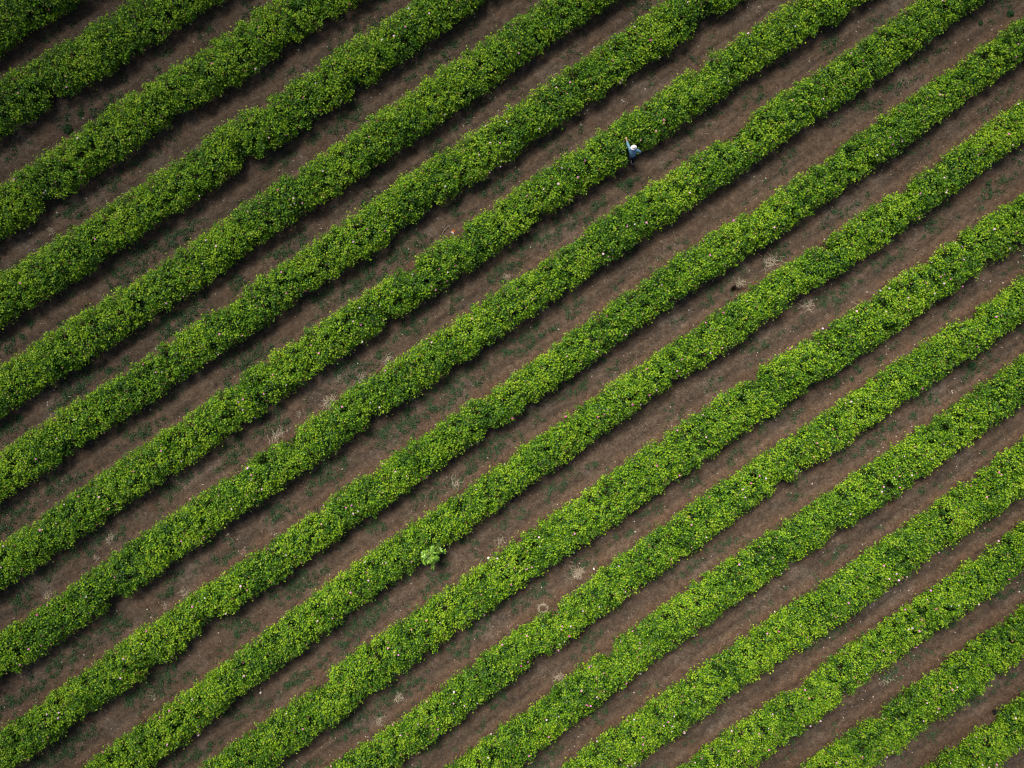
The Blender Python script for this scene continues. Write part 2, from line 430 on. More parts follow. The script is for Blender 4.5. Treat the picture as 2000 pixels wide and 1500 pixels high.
# ------------------------------------------------------------------ ground
def ground_height(x, y):
    s, q, u, idx = row_lane(x, y)
    fade = smooth(40, 28, np.hypot(x * 0.9, y))
    rut = -0.06 * (np.exp(-((u - 0.40) / 0.055) ** 2) + np.exp(-((u - 0.62) / 0.055) ** 2))
    rut = rut * (0.4 + 1.0 * fbm(s * 0.15, q * 0.3 + 5, 3, 2))
    clod = smooth(0.56, 0.72, u) * smooth(0.98, 0.80, u)
    bank = 0.05 * np.exp(-((u - 0.74) / 0.07) ** 2) + 0.09 * (smooth(0.22, 0.02, u) + smooth(0.80, 1.0, u))
    c1 = fbm(x * 2.6, y * 2.6, 11, 4) - 0.5
    c2 = np.abs(fbm(x * 1.7 + 9, y * 1.7, 23, 4) - 0.5)
    fin = fbm(x * 7, y * 7, 31, 3) - 0.5
    z = rut + bank + c1 * (0.035 + 0.11 * clod) + (0.10 - c2) * 0.10 * clod + fin * (0.018 + 0.03 * clod)
    # hoof and foot prints, denser towards the upper left of the field
    hp = vnoise(s * 3.1 + 40, q * 4.3, 51)
    foot = smooth(0.80, 0.93, hp) * smooth(-8, 12, q) * smooth(0.35, 0.6, u)
    z = z - 0.05 * foot
    z = z * fade
    for p in PITS:
        d = np.hypot((x - p.x), (y - p.y) * 1.5)
        z = z - 0.34 * np.exp(-(d / 0.26) ** 4) + 0.10 * np.exp(-((d - 0.48) / 0.2) ** 2)
    return z - 0.02


def grid_axis(half, step):
    a = np.arange(-half, half + 1e-6, step)
    out = []; v = half; st = step
    while v < 2500:
        st *= 1.35; v += st; out.append(v)
    out = np.array(out)
    return np.concatenate([-out[::-1], a, out])


gx = grid_axis(27.5, 0.075); gy = grid_axis(21.0, 0.075)
X, Y = np.meshgrid(gx, gy)
Zg = ground_height(X.ravel(), Y.ravel())
_, _, U_, _ = row_lane(X.ravel(), Y.ravel())
nx, ny = len(gx), len(gy)
gm = bpy.data.meshes.new("soil")
co = np.stack([X.ravel(), Y.ravel(), Zg], 1).astype(np.float32)
gm.vertices.add(len(co)); gm.vertices.foreach_set("co", co.ravel())
ii = (np.arange(ny - 1)[:, None] * nx + np.arange(nx - 1)[None]).ravel()
quads = np.stack([ii, ii + 1, ii + nx + 1, ii + nx], 1).astype(np.int32)
gm.loops.add(quads.size); gm.loops.foreach_set("vertex_index", quads.ravel())
gm.polygons.add(len(quads)); gm.polygons.foreach_set("loop_start", np.arange(0, quads.size, 4, dtype=np.int32))
gm.polygons.foreach_set("use_smooth", np.ones(len(quads), dtype=bool))
gm.update(calc_edges=True)
ca = gm.attributes.new("clod", 'FLOAT', 'POINT')
ca.data.foreach_set("value", (smooth(0.58, 0.74, U_) * smooth(1.0, 0.86, U_)).astype(np.float32))
ground = link("soil", gm, None, M_soil)
tag(ground, "brown tilled soil of the field between the rose rows", "ground", kind="structure")

# ------------------------------------------------------------------ person (joints first, so leaves can give way)
PJ = dict(pelvis=(5.755, 10.90, 0.90), waist=(5.74, 10.925, 1.06), chest=(5.71, 11.00, 1.27), neck=(5.695, 11.06, 1.41),
          head=(5.69, 11.10, 1.53), ls=(5.545, 11.08, 1.35), le=(5.44, 11.29, 1.41), lh=(5.385, 11.48, 1.46),
          rs=(5.875, 11.02, 1.35), re=(6.085, 10.99, 1.13), rh=(6.03, 11.06, 0.94),
          lhip=(5.665, 10.90, 0.88), lk=(5.64, 10.93, 0.48), la=(5.63, 10.84, 0.09),
          rhip=(5.85, 10.90, 0.88), rk=(5.868, 10.89, 0.48), ra=(5.875, 10.75, 0.09))
PJ = {k: np.array(v) for k, v in PJ.items()}


def cut_mask(P):
    """True where a leaf may stay"""
    keep = np.ones(len(P), dtype=bool)
    segs = [('pelvis', 'neck', 0.27), ('neck', 'head', 0.24), ('ls', 'le', 0.15), ('le', 'lh', 0.12), ('rs', 're', 0.15),
            ('re', 'rh', 0.13), ('lhip', 'la', 0.20), ('rhip', 'ra', 0.22)]
    near = np.hypot(P[:, 0] - 5.7, P[:, 1] - 11.0) < 1.6
    if near.any():
        Q = P[near]; k = np.ones(len(Q), dtype=bool)
        for a, b, rad in segs:
            a = PJ[a]; b = PJ[b]; ab = b - a
            t = np.clip(((Q - a) @ ab) / (ab @ ab), 0, 1)
            k &= np.linalg.norm(Q - (a + t[:, None] * ab), axis=1) > rad
            # nothing hangs over the picker's back from above
        over = (np.hypot(Q[:, 0] - 5.73, Q[:, 1] - 10.97) < 0.34) & (Q[:, 2] > 0.75)
        k &= ~over
        k &= ~((np.hypot(Q[:, 0] - 5.86, Q[:, 1] - 10.70) < 0.30))
        k &= ~((np.hypot(Q[:, 0] - 5.80, Q[:, 1] - 10.80) < 0.26))
        keep[near] = k
    return keep


# ------------------------------------------------------------------ rose blossoms (shared meshes)
def blossom_mesh(mat, r, seed):
    g = np.random.default_rng(seed)
    V = []
    for ring, (rad, lift, npet, tilt) in enumerate(((0.62, 0.0, 6, 0.35), (0.42, 0.02, 5, 0.8), (0.2, 0.035, 4, 1.25))):
        for k in range(npet):
            a = 2 * math.pi * (k + 0.5 * ring) / npet + g.uniform(-.15, .15)
            ca, sa = math.cos(a), math.sin(a)
            wv = rad * 0.75
            def P(u, v, h):   # u radial, v sideways
                return ((u * ca - v * sa) * r, (u * sa + v * ca) * r, h * r + lift)
            rise = math.sin(tilt)
            V += [P(0.05, 0, 0), P(rad * .6, -wv, rad * rise * .5), P(rad * 1.5, 0, rad * rise * 1.5), P(rad * .6, wv, rad * rise * .5)]
    m = poly_mesh("rose_blossom", np.array(V), 4)
    m.materials.append(mat)
    return m


BLOSSOMS = [blossom_mesh(M_petals[k % 5], 0.056 + 0.010 * (k // 5), k) for k in range(10)]

PAL = np.array([  # real leaf colours: old dark, mature, young yellow-green, tip, bluish
    (0.024, 0.070, 0.006), (0.068, 0.176, 0.006), (0.160, 0.312, 0.008), (0.300, 0.430, 0.022), (0.055, 0.125, 0.036)])


def hedge(ri, r):
    g = np.random.default_rng(100 + ri)
    s0, s1 = r.s0 - 1.5, r.s1 + 1.5
    sm = (s0 + s1) / 2
    ox, oy = sq(sm, np.interp(sm, r.S, r.mid))
    root = empty("rose_hedge", (float(ox), float(oy), 0))
    tag(root, LABELS[ri], "rose hedge", "rows of rose bushes across the field")
    org = np.array([ox, oy, 0.0])
    # --- bushes making up the row
    sb = []
    s = s0
    while s < s1:
        sb.append(s); s += g.uniform(0.30, 0.52)
    sb = np.array(sb); nb = len(sb)
    a = np.interp(sb, r.S, r.hw); mid = np.interp(sb, r.S, r.mid)
    off = g.uniform(-0.42, 0.42, nb)
    off[::2] = np.abs(off[::2]) * 0.9 + 0.05; off[1::2] = -np.abs(off[1::2]) * 0.9 - 0.05
    flip = g.random(nb) < 0.06
    off = np.where(flip, -off, off)
    rq = a * (1.0 - np.abs(off) * 0.92) * g.uniform(0.86, 0.94, nb)
    rs = g.uniform(0.45, 0.85, nb)
    top = 1.36 * (0.86 + 0.30 * fbm(sb * 0.45, np.full(nb, ri * 7.3), 5, 3)) * g.uniform(0.88, 1.08, nb) * (1 - 0.28 * np.abs(off))
    zc = 0.60 * np.ones(nb)
    rz = np.maximum(top - zc, 0.45)
    cq = mid + off * a
    P_all = []; N_all = []; K_all = []
    for i in range(nb):
        area = 4.4 * (rs[i] * rq[i] + rs[i] * rz[i] + rq[i] * rz[i]) / 3 * 2.2
        n = int(area * 36)
        th = g.uniform(0, 2 * math.pi, n); cz = g.uniform(-0.85, 1, n)
        sr = np.sqrt(1 - cz * cz)
        dv = np.stack([sr * np.cos(th), sr * np.sin(th), cz], 1)
        lump = 1 + 0.28 * (vnoise(dv[:, 0] * 2.6 + i * 9, dv[:, 1] * 2.6 + dv[:, 2] * 2.3 + ri * 5, 77) - 0.5) \
            + 0.16 * (vnoise(dv[:, 0] * 6 + i * 5, dv[:, 1] * 6 + dv[:, 2] * 5, 78) - 0.5)
        # some long shoots stick out of the bush
        lump = lump + np.where(g.random(n) < 0.05, g.uniform(0.05, 0.20, n), 0)
        low = dv[:, 2] < 0
        shrink = np.where(low, 1 + 0.25 * dv[:, 2], 1)
        p = np.stack([sb[i] + dv[:, 0] * rs[i] * lump, cq[i] + dv[:, 1] * rq[i] * lump * shrink,
                      zc[i] + dv[:, 2] * np.where(low, 0.55, rz[i]) * lump], 1)
        nr = unit(dv / np.array([rs[i], rq[i], rz[i]]))
        keep = p[:, 2] > 0.08
        for j in range(max(0, i - 6), min(nb, i + 7)):
            if j == i: continue
            e = (p - np.array([sb[j], cq[j], zc[j]])) / np.array([rs[j], rq[j], rz[j]])
            keep &= (e * e).sum(1) > 0.66
        P_all.append(p[keep]); N_all.append(nr[keep]); K_all.append(np.full(keep.sum(), i))
    SP = np.concatenate(P_all); SN = np.concatenate(N_all); SK = np.concatenate(K_all)
    # to world axes
    wx, wy = sq(SP[:, 0], SP[:, 1]); SPw = np.stack([wx, wy, SP[:, 2]], 1)
    nx_, ny_ = sq(SN[:, 0], SN[:, 1]); SNw = np.stack([nx_, ny_, SN[:, 2]], 1)
    ns = len(SPw)
    # --- leaves round every shoot
    nl = 16
    age = np.clip(g.normal(0.53, 0.26, ns) + 0.75 * (fbm(SPw[:, 0] * .6, SPw[:, 1] * .6, 91, 3) - 0.5), 0, 1)
    P = np.repeat(SPw, nl, 0); Nn = np.repeat(SNw, nl, 0); A = np.repeat(age, nl)
    k = len(P)
    ofs = g.normal(size=(k, 3)) * 0.075
    depth = g.uniform(-0.16, 0.09, k)
    P = P + ofs + Nn * depth[:, None]
    LN = unit(Nn * 0.55 + np.array([0, 0, 0.55]) + g.normal(size=(k, 3)) * 0.52)
    # young tip leaves sit at the outside of a shoot
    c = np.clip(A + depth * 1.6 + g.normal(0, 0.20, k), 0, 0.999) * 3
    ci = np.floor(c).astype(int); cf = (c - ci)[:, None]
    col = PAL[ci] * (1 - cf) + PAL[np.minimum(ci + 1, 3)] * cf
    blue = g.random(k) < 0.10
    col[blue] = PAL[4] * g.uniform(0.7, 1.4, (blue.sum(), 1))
    bron = g.random(k) < 0.018
    col[bron] = np.array([0.26, 0.14, 0.075]) * g.uniform(0.6, 1.2, (bron.sum(), 1))
    # --- older leaves inside the bushes
    ki = int((s1 - s0) * 260)
    si = g.uniform(s0, s1, ki); phi = g.uniform(0, 2 * math.pi, ki); rad = np.sqrt(g.uniform(0.03, 0.72, ki))
    ai = np.interp(si, r.S, r.hw)
    qi = np.interp(si, r.S, r.mid) + np.cos(phi) * rad * ai * 0.85
    zi = 0.58 + np.sin(phi) * rad * 0.55
    xi, yi = sq(si, qi)
    P2 = np.stack([xi, yi, zi], 1)
    N2 = unit(np.array([0, 0, 0.7]) + g.normal(size=(ki, 3)) * 0.6)
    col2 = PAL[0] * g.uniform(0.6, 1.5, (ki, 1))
    P = np.concatenate([P, P2]); LN = np.concatenate([LN, N2]); col = np.concatenate([col, col2])
    ln = np.concatenate([g.uniform(0.055, 0.110, k), g.uniform(0.10, 0.17, ki)])
    keep = cut_mask(P) & (P[:, 2] > 0.03)
    P = P[keep]; LN = LN[keep]; col = col[keep]; ln = ln[keep]
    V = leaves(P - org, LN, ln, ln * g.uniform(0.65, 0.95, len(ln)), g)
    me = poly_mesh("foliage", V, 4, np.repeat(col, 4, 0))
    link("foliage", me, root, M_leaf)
    # --- woody stems rising from the ground
    SV = []
    n = int((s1 - s0) * 5)
    for _ in range(n):
        s = g.uniform(s0, s1); aa = np.interp(s, r.S, r.hw); mm = np.interp(s, r.S, r.mid)
        q = mm + g.normal(0, 0.16); s2 = s + g.normal(0, 0.3); q2 = mm + g.uniform(-0.7, 0.7) * aa
        pts = []
        for t in (0, 0.4, 0.75, 1.0):
            e = t ** 1.5
            x, y = sq(s + (s2 - s) * e, q + (q2 - q) * e)
            pts.append(np.array([x, y, -0.03 + 1.0 * t]) - org)
        for a0, b0, ra, rb in zip(pts[:-1], pts[1:], (0.02, 0.016, 0.011), (0.016, 0.011, 0.006)):
            dd = unit(b0 - a0); e1 = unit(np.cross(dd, [1.0, 0.3, 0.1])); e2 = np.cross(dd, e1)
            cr = [(1, 0), (-.5, .87), (-.5, -.87)]
            for m in range(3):
                c0 = cr[m]; c1 = cr[(m + 1) % 3]
                SV += [a0 + (e1 * c0[0] + e2 * c0[1]) * ra, a0 + (e1 * c1[0] + e2 * c1[1]) * ra,
                       b0 + (e1 * c1[0] + e2 * c1[1]) * rb, b0 + (e1 * c0[0] + e2 * c0[1]) * rb]
    SV = np.array(SV)
    tag(link("stems", poly_mesh("stems", SV, 4), root, M_bark), kind="stuff")
    # --- blossoms, at most a hundred, at the outside of shoots in loose groups
    nf = int(min(98, FLOWER_DENS[ri] * (s1 - s0)))
    wgt = smooth(0.35, 0.72, fbm(SPw[:, 0] * 0.5, SPw[:, 1] * 0.5, 203, 3)) + 0.12
    wgt = wgt * (SP[:, 2] > 0.35) * (0.6 + 0.7 * (SNw[:, 0] * 0.5 - SNw[:, 1] * 0.6 + 0.3 > 0))
    ok = cut_mask(SPw)
    wgt = wgt * ok
    pick = g.choice(ns, nf, replace=False, p=wgt / wgt.sum())
    rt = np.array([.36, .30, .12, .12, .10])
    for j in pick:
        kind = int(g.choice(5, p=rt)) + 5 * int(g.random() < 0.5)
        o = bpy.data.objects.new("rose_blossom", BLOSSOMS[kind])
        C.objects.link(o)
        p = SPw[j] + SNw[j] * 0.10 + np.array([0, 0, 0.03]) - org
        o.location = p
        nv = Vector(SNw[j] * 0.6 + np.array([0, 0, 0.9]) + g.normal(size=3) * 0.25).normalized()
        o.rotation_euler = nv.to_track_quat('Z', 'Y').to_euler()
        sc_ = float(g.uniform(0.6, 1.05)); o.scale = (sc_, sc_, sc_)
        o.parent = root
    return len(P)


tot = 0
for ri, r in enumerate(rows):
    tot += hedge(ri, r)
print("leaves", tot)

# ------------------------------------------------------------------ ground cover (stuff)
def scatter(n, g):
    return g.uniform(-26.5, 26.5, n), g.uniform(-20.5, 20.5, n)


g = np.random.default_rng(900)
x, y = scatter(60000, g)
s, q, u, idx = row_lane(x, y)
pat = fbm(s * 0.85 + 3, q * 1.3, 401, 5)
left = smooth(12, -6, x) * smooth(14, 2, y)            # lusher in the left and lower middle of the field
dens = smooth(0.52 - 0.08 * left, 0.62 - 0.07 * left, pat) * np.exp(-((u - 0.47) / 0.15) ** 2) * (0.6 + 0.8 * left)
m = g.random(len(x)) < dens
x, y = x[m], y[m]
nl = 18
px_ = np.repeat(x, nl) + g.normal(0, 0.075, len(x) * nl); py_ = np.repeat(y, nl) + g.normal(0, 0.075, len(x) * nl)
P = np.stack([px_, py_, ground_height(px_, py_) + g.uniform(0.01, 0.07, len(px_))], 1)
N = unit(np.array([0, 0, 0.8]) + g.normal(size=(len(P), 3)) * 0.5)
ln = g.uniform(0.04, 0.10, len(P))
col = np.array([0.034, 0.074, 0.028]) * g.uniform(0.5, 1.6, (len(P), 1)) * np.array([1, 1, 1])
wm = poly_mesh("weeds", leaves(P, N, ln, ln * 0.55, g), 4, np.repeat(col, 4, 0))
tag(link("weeds", wm, None, M_weed), "low dark green weeds scattered along the bare lanes", "weeds", kind="stuff")
print("weed leaves", len(P))


def blade(p, dirv, length, width, lift, g):
    """a bent dry blade as two quads"""
    side = np.array([-dirv[1], dirv[0], 0]) * width * 0.5
    bend = np.array([-dirv[1], dirv[0], 0]) * g.normal(0, 0.18) * length
    a = p; b = p + dirv * length * 0.5 + np.array([0, 0, lift]) + bend * 0.5
    c = p + dirv * length + np.array([0, 0, lift * g.uniform(0.1, 0.9)]) - bend * 0.5
    return [a - side, a + side, b + side, b - side, b - side, b + side, c + side * 0.4, c - side * 0.4]


x, y = scatter(26000, g)
s, q, u, idx = row_lane(x, y)
pat = fbm(s * 0.45 + 31, q * 0.8, 501, 3)
den = smooth(0.55, 0.75, pat) * (smooth(0.5, 0.75, u) * smooth(1.0, 0.8, u) + 0.25 * smooth(0.2, 0.35, u)) * (0.35 + 0.65 * smooth(12, 0, y)) * 1.5
m = g.random(len(x)) < den
x, y = x[m], y[m]
V = []
z = ground_height(x, y)
for i in range(len(x)):
    a = g.uniform(0, 2 * math.pi)
    V += blade(np.array([x[i], y[i], z[i] + 0.012]), np.array([math.cos(a), math.sin(a), 0]), g.uniform(0.06, 0.24), g.uniform(0.004, 0.010), g.uniform(0.01, 0.05), g)
tag(link("straw_litter", poly_mesh("straw_litter", np.array(V), 4), None, M_straw), "thin dry straw litter lying over the soil", "straw", kind="stuff")
print("straws", len(x))

# pebbles
M_pebble = plain("pebble", (0.36, 0.32, 0.27), 0.8, 0.35, 3)
bm = bmesh.new(); bmesh.ops.create_icosphere(bm, subdivisions=1, radius=1)
ico = np.array([v.co[:] for v in bm.verts]); tri = np.array([[v.index for v in f.verts] for f in bm.faces]); bm.free()
x, y = scatter(17000, g)
s, q, u, idx = row_lane(x, y)
m = (u > 0.27) & (u < 0.78) & (g.random(len(x)) < 0.25 + 0.75 * smooth(0.4, 0.7, fbm(x * .4, y * .4, 601, 3)))
x, y = x[m], y[m]
z = ground_height(x, y)
rad = 0.007 + 0.020 * g.random(len(x)) ** 4 * 1.5
V = (ico[tri].reshape(-1, 3)[None] * (1 + g.normal(0, .12, (len(x), len(tri) * 3, 1)) * 0) * rad[:, None, None] * g.uniform(0.7, 1.4, (len(x), 1, 3))
     + np.stack([x, y, z + rad * 0.4], 1)[:, None, :]).reshape(-1, 3)
tag(link("gravel", poly_mesh("gravel", V, 3), None, M_pebble), "small pale pebbles strewn over the tilled soil", "gravel", kind="stuff")
print("pebbles", len(x))

# ------------------------------------------------------------------ single things on the soil
def gz(x, y):
    return float(ground_height(np.array([x]), np.array([y]))[0])


def at_px(x, y):
    p = px(x, y)
    return Vector((p.x, p.y, gz(p.x, p.y)))


def tuft(pxy, size, n, label, seed, elong=(1.0, 1.0, 0.0), rise=0.12, ring=False):
    g = np.random.default_rng(seed)
    base = at_px(*pxy)
    V = []
    for _ in range(int(n * 0.85)):
        a = g.uniform(0, 2 * math.pi)
        if ring:
            r0 = size * g.uniform(0.55, 0.9)
            st = np.array([math.cos(a) * r0, math.sin(a) * r0, g.uniform(0, .03)])
            dr = np.array([-math.sin(a), math.cos(a), 0]); L = size * g.uniform(0.4, 1.0)
        else:
            st = np.array([g.normal(0, .30) * size * elong[0], g.normal(0, .30) * size * elong[1], 0])
            ct, sn = math.cos(elong[2]), math.sin(elong[2])
            st = np.array([st[0] * ct - st[1] * sn, st[0] * sn + st[1] * ct, 0.01])
            dr = np.array([math.cos(a), math.sin(a), 0]); L = min(0.34, size * g.uniform(0.25, 0.8))
        V += blade(st, dr, L, g.uniform(0.009, 0.015), rise * g.uniform(0.2, 1.2), g)
    o = link("dry_grass_tuft", poly_mesh("dry_grass_tuft", np.array(V), 4), None, M_straw)
    o.location = base
    tag(o, label, "dry grass", "dry grass tufts in the lanes")


D = -0.6
TUFTS = [
    ((644, 786), 0.50, 110, "wide fan of pale straw against the upper edge of the hedge below the person's", (1.2, .6, .6), .14, False),
    ((664, 741), 0.24, 60, "small oval straw tuft standing free just above the wide straw fan", (.6, 1.3, -.3), .16, False),
    ((540, 853), 0.48, 90, "long strip of pale straw along a hedge edge, lower left of the wide straw fan", (1.6, .5, .7), .12, False),
    ((584, 810), 0.28, 26, "sparse forked straw tuft between the wide straw fan and the long straw strip", (.6, .8, .2), .15, False),
    ((756, 704), 0.40, 60, "loose straw tuft at the hedge edge, upper right of the small oval straw tuft", (1.2, .7, .6), .12, False),
    ((706, 739), 0.34, 46, "thin straw patch between the small oval tuft and the hedge edge", (1., .7, .6), .1, False),
    ((1127, 1122), 0.58, 130, "biggest pale straw tuft, tangled on open soil up right of the straw ring", (1.0, 1.0, 0), .15, False),
    ((1060, 1188), 0.26, 80, "straw ring like a small nest touching the upper side of a hedge", (1, 1, 0), .1, True),
    ((1446, 552), 0.34, 70, "straw tuft hanging over the rim of the dug hole in the soil", (1.2, .6, 0), .13, False),
    ((1576, 596), 0.42, 70, "greyish straw tuft on the lower side of the hedge below the dug hole", (1, 1, 0), .12, False),
    ((1668, 594), 0.26, 36, "thin upright straw tuft alone beside a hedge, right of the greyish straw tuft", (.6, 1.2, .2), .18, False),
    ((1506, 512), 0.70, 80, "broad thin straw patch on the soil up right of the dug hole", (1.1, .8, .9), .1, False),
    ((100, 453), 0.28, 50, "narrow straw tuft in the shaded lane at the left edge of the field", (.4, 1.5, .3), .15, False),
    ((218, 1050), 0.34, 60, "slanted straw tuft above a hedge in the lower left, topmost of its lane", (.5, 1.5, -.5), .15, False),
    ((188, 1090), 0.24, 36, "small straw tuft just below the slanted straw tuft in the lower left", (1, .6, .4), .1, False),
    ((94, 1164), 0.30, 40, "flat straw tuft near the left edge along the upper side of a hedge", (1, .6, .4), .1, False),
    ((362, 1157), 0.34, 60, "upper of two round straw tufts beside a hedge in the lower left", (1, 1, .4), .13, False),
    ((322, 1184), 0.24, 50, "lower and paler of two round straw tufts beside a hedge in the lower left", (1, 1, .4), .13, False),
    ((300, 1362), 0.26, 40, "curved comma shaped straw tuft alone in a lane in the lower left", (.5, 1.3, .6), .1, False),
    ((1094, 1322), 0.36, 60, "straw tuft at a hedge edge, one lane straight below the straw ring", (1., .8, .6), .12, False),
    ((779, 1362), 0.38, 60, "upper straw tuft of the pair in the weedy lane at the bottom of the field", (1, .8, .5), .12, False),
    ((742, 1409), 0.44, 50, "lower and wider tuft of the straw pair in the weedy lane bottom middle", (1.4, .7, .6), .1, False),
    ((978, 1056), 0.30, 46, "small straw tuft at the notch of a hedge, right of the sapling", (.6, 1.2, -.3), .15, False),
    ((990, 541), 0.26, 60, "small straw heap above a hedge between the person and the photo's middle", (1.2, .6, -.4), .12, False),
    ((888, 942), 0.42, 60, "loose round straw tuft in the lane above the sapling's hedge", (1, 1, 0), .1, False),
    ((1732, 1328), 0.36, 40, "flat straw scatter in the lane left of the black plant pot", (1.3, .6, .6), .06, False),
]
for k, t in enumerate(TUFTS):
    tuft(t[0], t[1], t[2], t[3], 3000 + k, t[4], t[5], t[6])


def clump(pxy, size, n, label, seed):
    g = np.random.default_rng(seed)
    base = at_px(*pxy)
    d = unit(g.normal(size=(n, 3))); d[:, 2] = np.abs(d[:, 2])
    P = d * np.array([size, size, size * 0.9]) * (g.random((n, 1)) ** 0.4)
    N = unit(d + np.array([0, 0, .3]) + g.normal(size=(n, 3)) * .5)
    ln = g.uniform(0.05, 0.10, n)
    col = np.array([0.026, 0.07, 0.024]) * g.uniform(.5, 1.6, (n, 1))
    o = link("weed_clump", poly_mesh("weed_clump", leaves(P, N, ln, ln * .4, g), 4, np.repeat(col, 4, 0)), None, M_weed)
    o.location = base
    tag(o, label, "weed", "separate weed clumps in the lanes")


clump((132, 252), 0.26, 420, "round dark green weed clump by itself in the shaded lane at the upper left", 41)
clump((158, 221), 0.20, 150, "flat spreading weed clump, up right of the round dark weed clump", 42)
clump((211, 211), 0.17, 150, "weed clump close to the hedge edge, farthest right of the shaded upper left lane", 43)
clump((1974, 26), 0.20, 220, "dark weed clump on bare soil nearest the top right corner", 44)
clump((1915, 45), 0.13, 140, "tiny weed clump on bare soil just left of the one nearest the top right corner", 45)
clump((1230, 356), 0.24, 200, "dark weed clump in the lane just below the person", 46)
clump((1899, 714), 0.24, 240, "lone dark weed clump in the otherwise bare lane near the right edge", 47)

# pale stones
M_stone = plain("pale_stone", (0.50, 0.46, 0.40), 0.75, 0.25, 25)


def stone(pxy, r, label, seed):
    g = np.random.default_rng(seed)
    bm = bmesh.new(); bmesh.ops.create_icosphere(bm, subdivisions=3, radius=1)
    dirs = g.normal(size=(9, 3)); dirs /= np.linalg.norm(dirs, axis=1)[:, None]
    for v in bm.verts:
        c = np.array(v.co[:])
        k = 1.0
        for d in dirs:                       # chipped flats
            t = c @ d
            if t > 0.72: c = c - d * (t - 0.72)
        v.co = Vector(c * np.array([1.2, .9, .7]) * r)
    me = bpy.data.meshes.new("pale_stone"); bm.to_mesh(me); bm.free()
    o = link("pale_stone", me, None, M_stone)
    o.location = at_px(*pxy) + Vector((0, 0, r * .35)); o.rotation_euler = (0.2, 0.1, seed)
    tag(o, label, "stone", "pale stones in the lanes")


stone((954, 1090), 0.075, "pale stone on reddish soil right of the sapling", 1)
stone((1160, 1111), 0.06, "pale stone on the soil just right of the biggest straw tuft", 2)
stone((888, 463), 0.035, "small pale stone just below the orange and white wrapper", 3)
stone((508, 1354), 0.065, "whitish stone among dark weeds between hedges at the lower left", 4)

# black plant pot
M_pot = plain("black_plastic", (0.012, 0.014, 0.016), 0.45, 0.3, 12, 0.4)
bm = bmesh.new()
prof = [(0.055, 0.0), (0.075, 0.135), (0.090, 0.137), (0.092, 0.165), (0.078, 0.166), (0.074, 0.15), (0.055, 0.02)]
rings = []
for hw_, z in prof:
    ring = []
    for k in range(16):
        a = 2 * math.pi * (k + .5) / 16
        ca, sa = math.cos(a), math.sin(a)
        e = (abs(ca) ** 6 + abs(sa) ** 6) ** (1 / 6)     # rounded square
        ring.append(bm.verts.new((hw_ * ca / e, hw_ * sa / e, z)))
    rings.append(ring)
for A_, B_ in zip(rings[:-1], rings[1:]):
    for k in range(16):
        bm.faces.new((A_[k], A_[(k + 1) % 16], B_[(k + 1) % 16], B_[k]))
bm.faces.new(rings[0][::-1]); bm.faces.new(rings[-1])
me = bpy.data.meshes.new("plant_pot"); bm.to_mesh(me); bm.free()
pot = link("plant_pot", me, None, M_pot)
pot.location = at_px(1940, 1387.5); pot.rotation_euler = (0.06, -0.05, 1.1)
tag(pot, "small black square plant pot on bare soil above the bottom right corner hedge", "pot")

# wrapper
M_orange = plain("orange_print", (0.62, 0.22, 0.04), 0.4, 0.2, 30)
M_white = plain("white_print", (0.75, 0.73, 0.72), 0.4, 0.1, 30)
bm = bmesh.new()
gw = np.random.default_rng(5)
NX, NY = 9, 9
vs = [[bm.verts.new(((i / 8 - .5) * .15, (j / 8 - .5) * .19, 0.02 + 0.03 * abs(math.sin(i * 1.3 + j * .8)) + gw.uniform(0, .015))) for i in range(NX)] for j in range(NY)]
for j in range(NY - 1):
    for i in range(NX - 1):
        f = bm.faces.new((vs[j][i], vs[j][i + 1], vs[j + 1][i + 1], vs[j + 1][i]))
        f.material_index = 0 if j + i * .25 > 3.6 else 1
geo = bmesh.ops.solidify(bm, geom=bm.faces[:], thickness=0.003)
me = bpy.data.meshes.new("wrapper"); bm.to_mesh(me); bm.free()
wr = link("wrapper", me, None, M_orange); me.materials.append(M_white)
wr.location = at_px(885.3, 452.8); wr.rotation_euler = (0, 0, -0.5)
tag(wr, "crumpled orange and white wrapper dropped on the soil", "wrapper")


# ------------------------------------------------------------------ skinned figures
def skin_mesh(name, pts, edges, radii, levels=2):
    me = bpy.data.meshes.new(name)
    me.from_pydata([tuple(p) for p in pts], edges, [])
    o = bpy.data.objects.new(name, me)
    C.objects.link(o)
    md = o.modifiers.new("skin", 'SKIN'); md.use_smooth_shade = True
    for i, v in enumerate(me.skin_vertices[0].data):
        r = radii[i]
        v.radius = (r, r) if not isinstance(r, tuple) else r
        v.use_root = (i == 0)
    sb = o.modifiers.new("sub", 'SUBSURF'); sb.levels = levels; sb.render_levels = levels
    bpy.context.view_layer.update()
    dg = bpy.context.evaluated_depsgraph_get()
    out = bpy.data.meshes.new_from_object(o.evaluated_get(dg))
    bpy.data.objects.remove(o); bpy.data.meshes.remove(me)
    out.name = name
    return out


def tube_tree(chains, nside=6):
    """list of ([(pos, radius)...]) -> separate-quads mesh"""
    V = []
    for ch in chains:
        for (a, ra), (b, rb) in zip(ch[:-1], ch[1:]):
            a = np.array(a); b = np.array(b)
            d = unit(b - a); e1 = unit(np.cross(d, [0.31, 0.9, 0.2])); e2 = np.cross(d, e1)
            for k in range(nside):
                t0 = 2 * math.pi * k / nside; t1 = 2 * math.pi * (k + 1) / nside
                u0 = e1 * math.cos(t0) + e2 * math.sin(t0); u1 = e1 * math.cos(t1) + e2 * math.sin(t1)
                V += [a + u0 * ra, a + u1 * ra, b + u1 * rb, b + u0 * rb]
    return np.array(V)


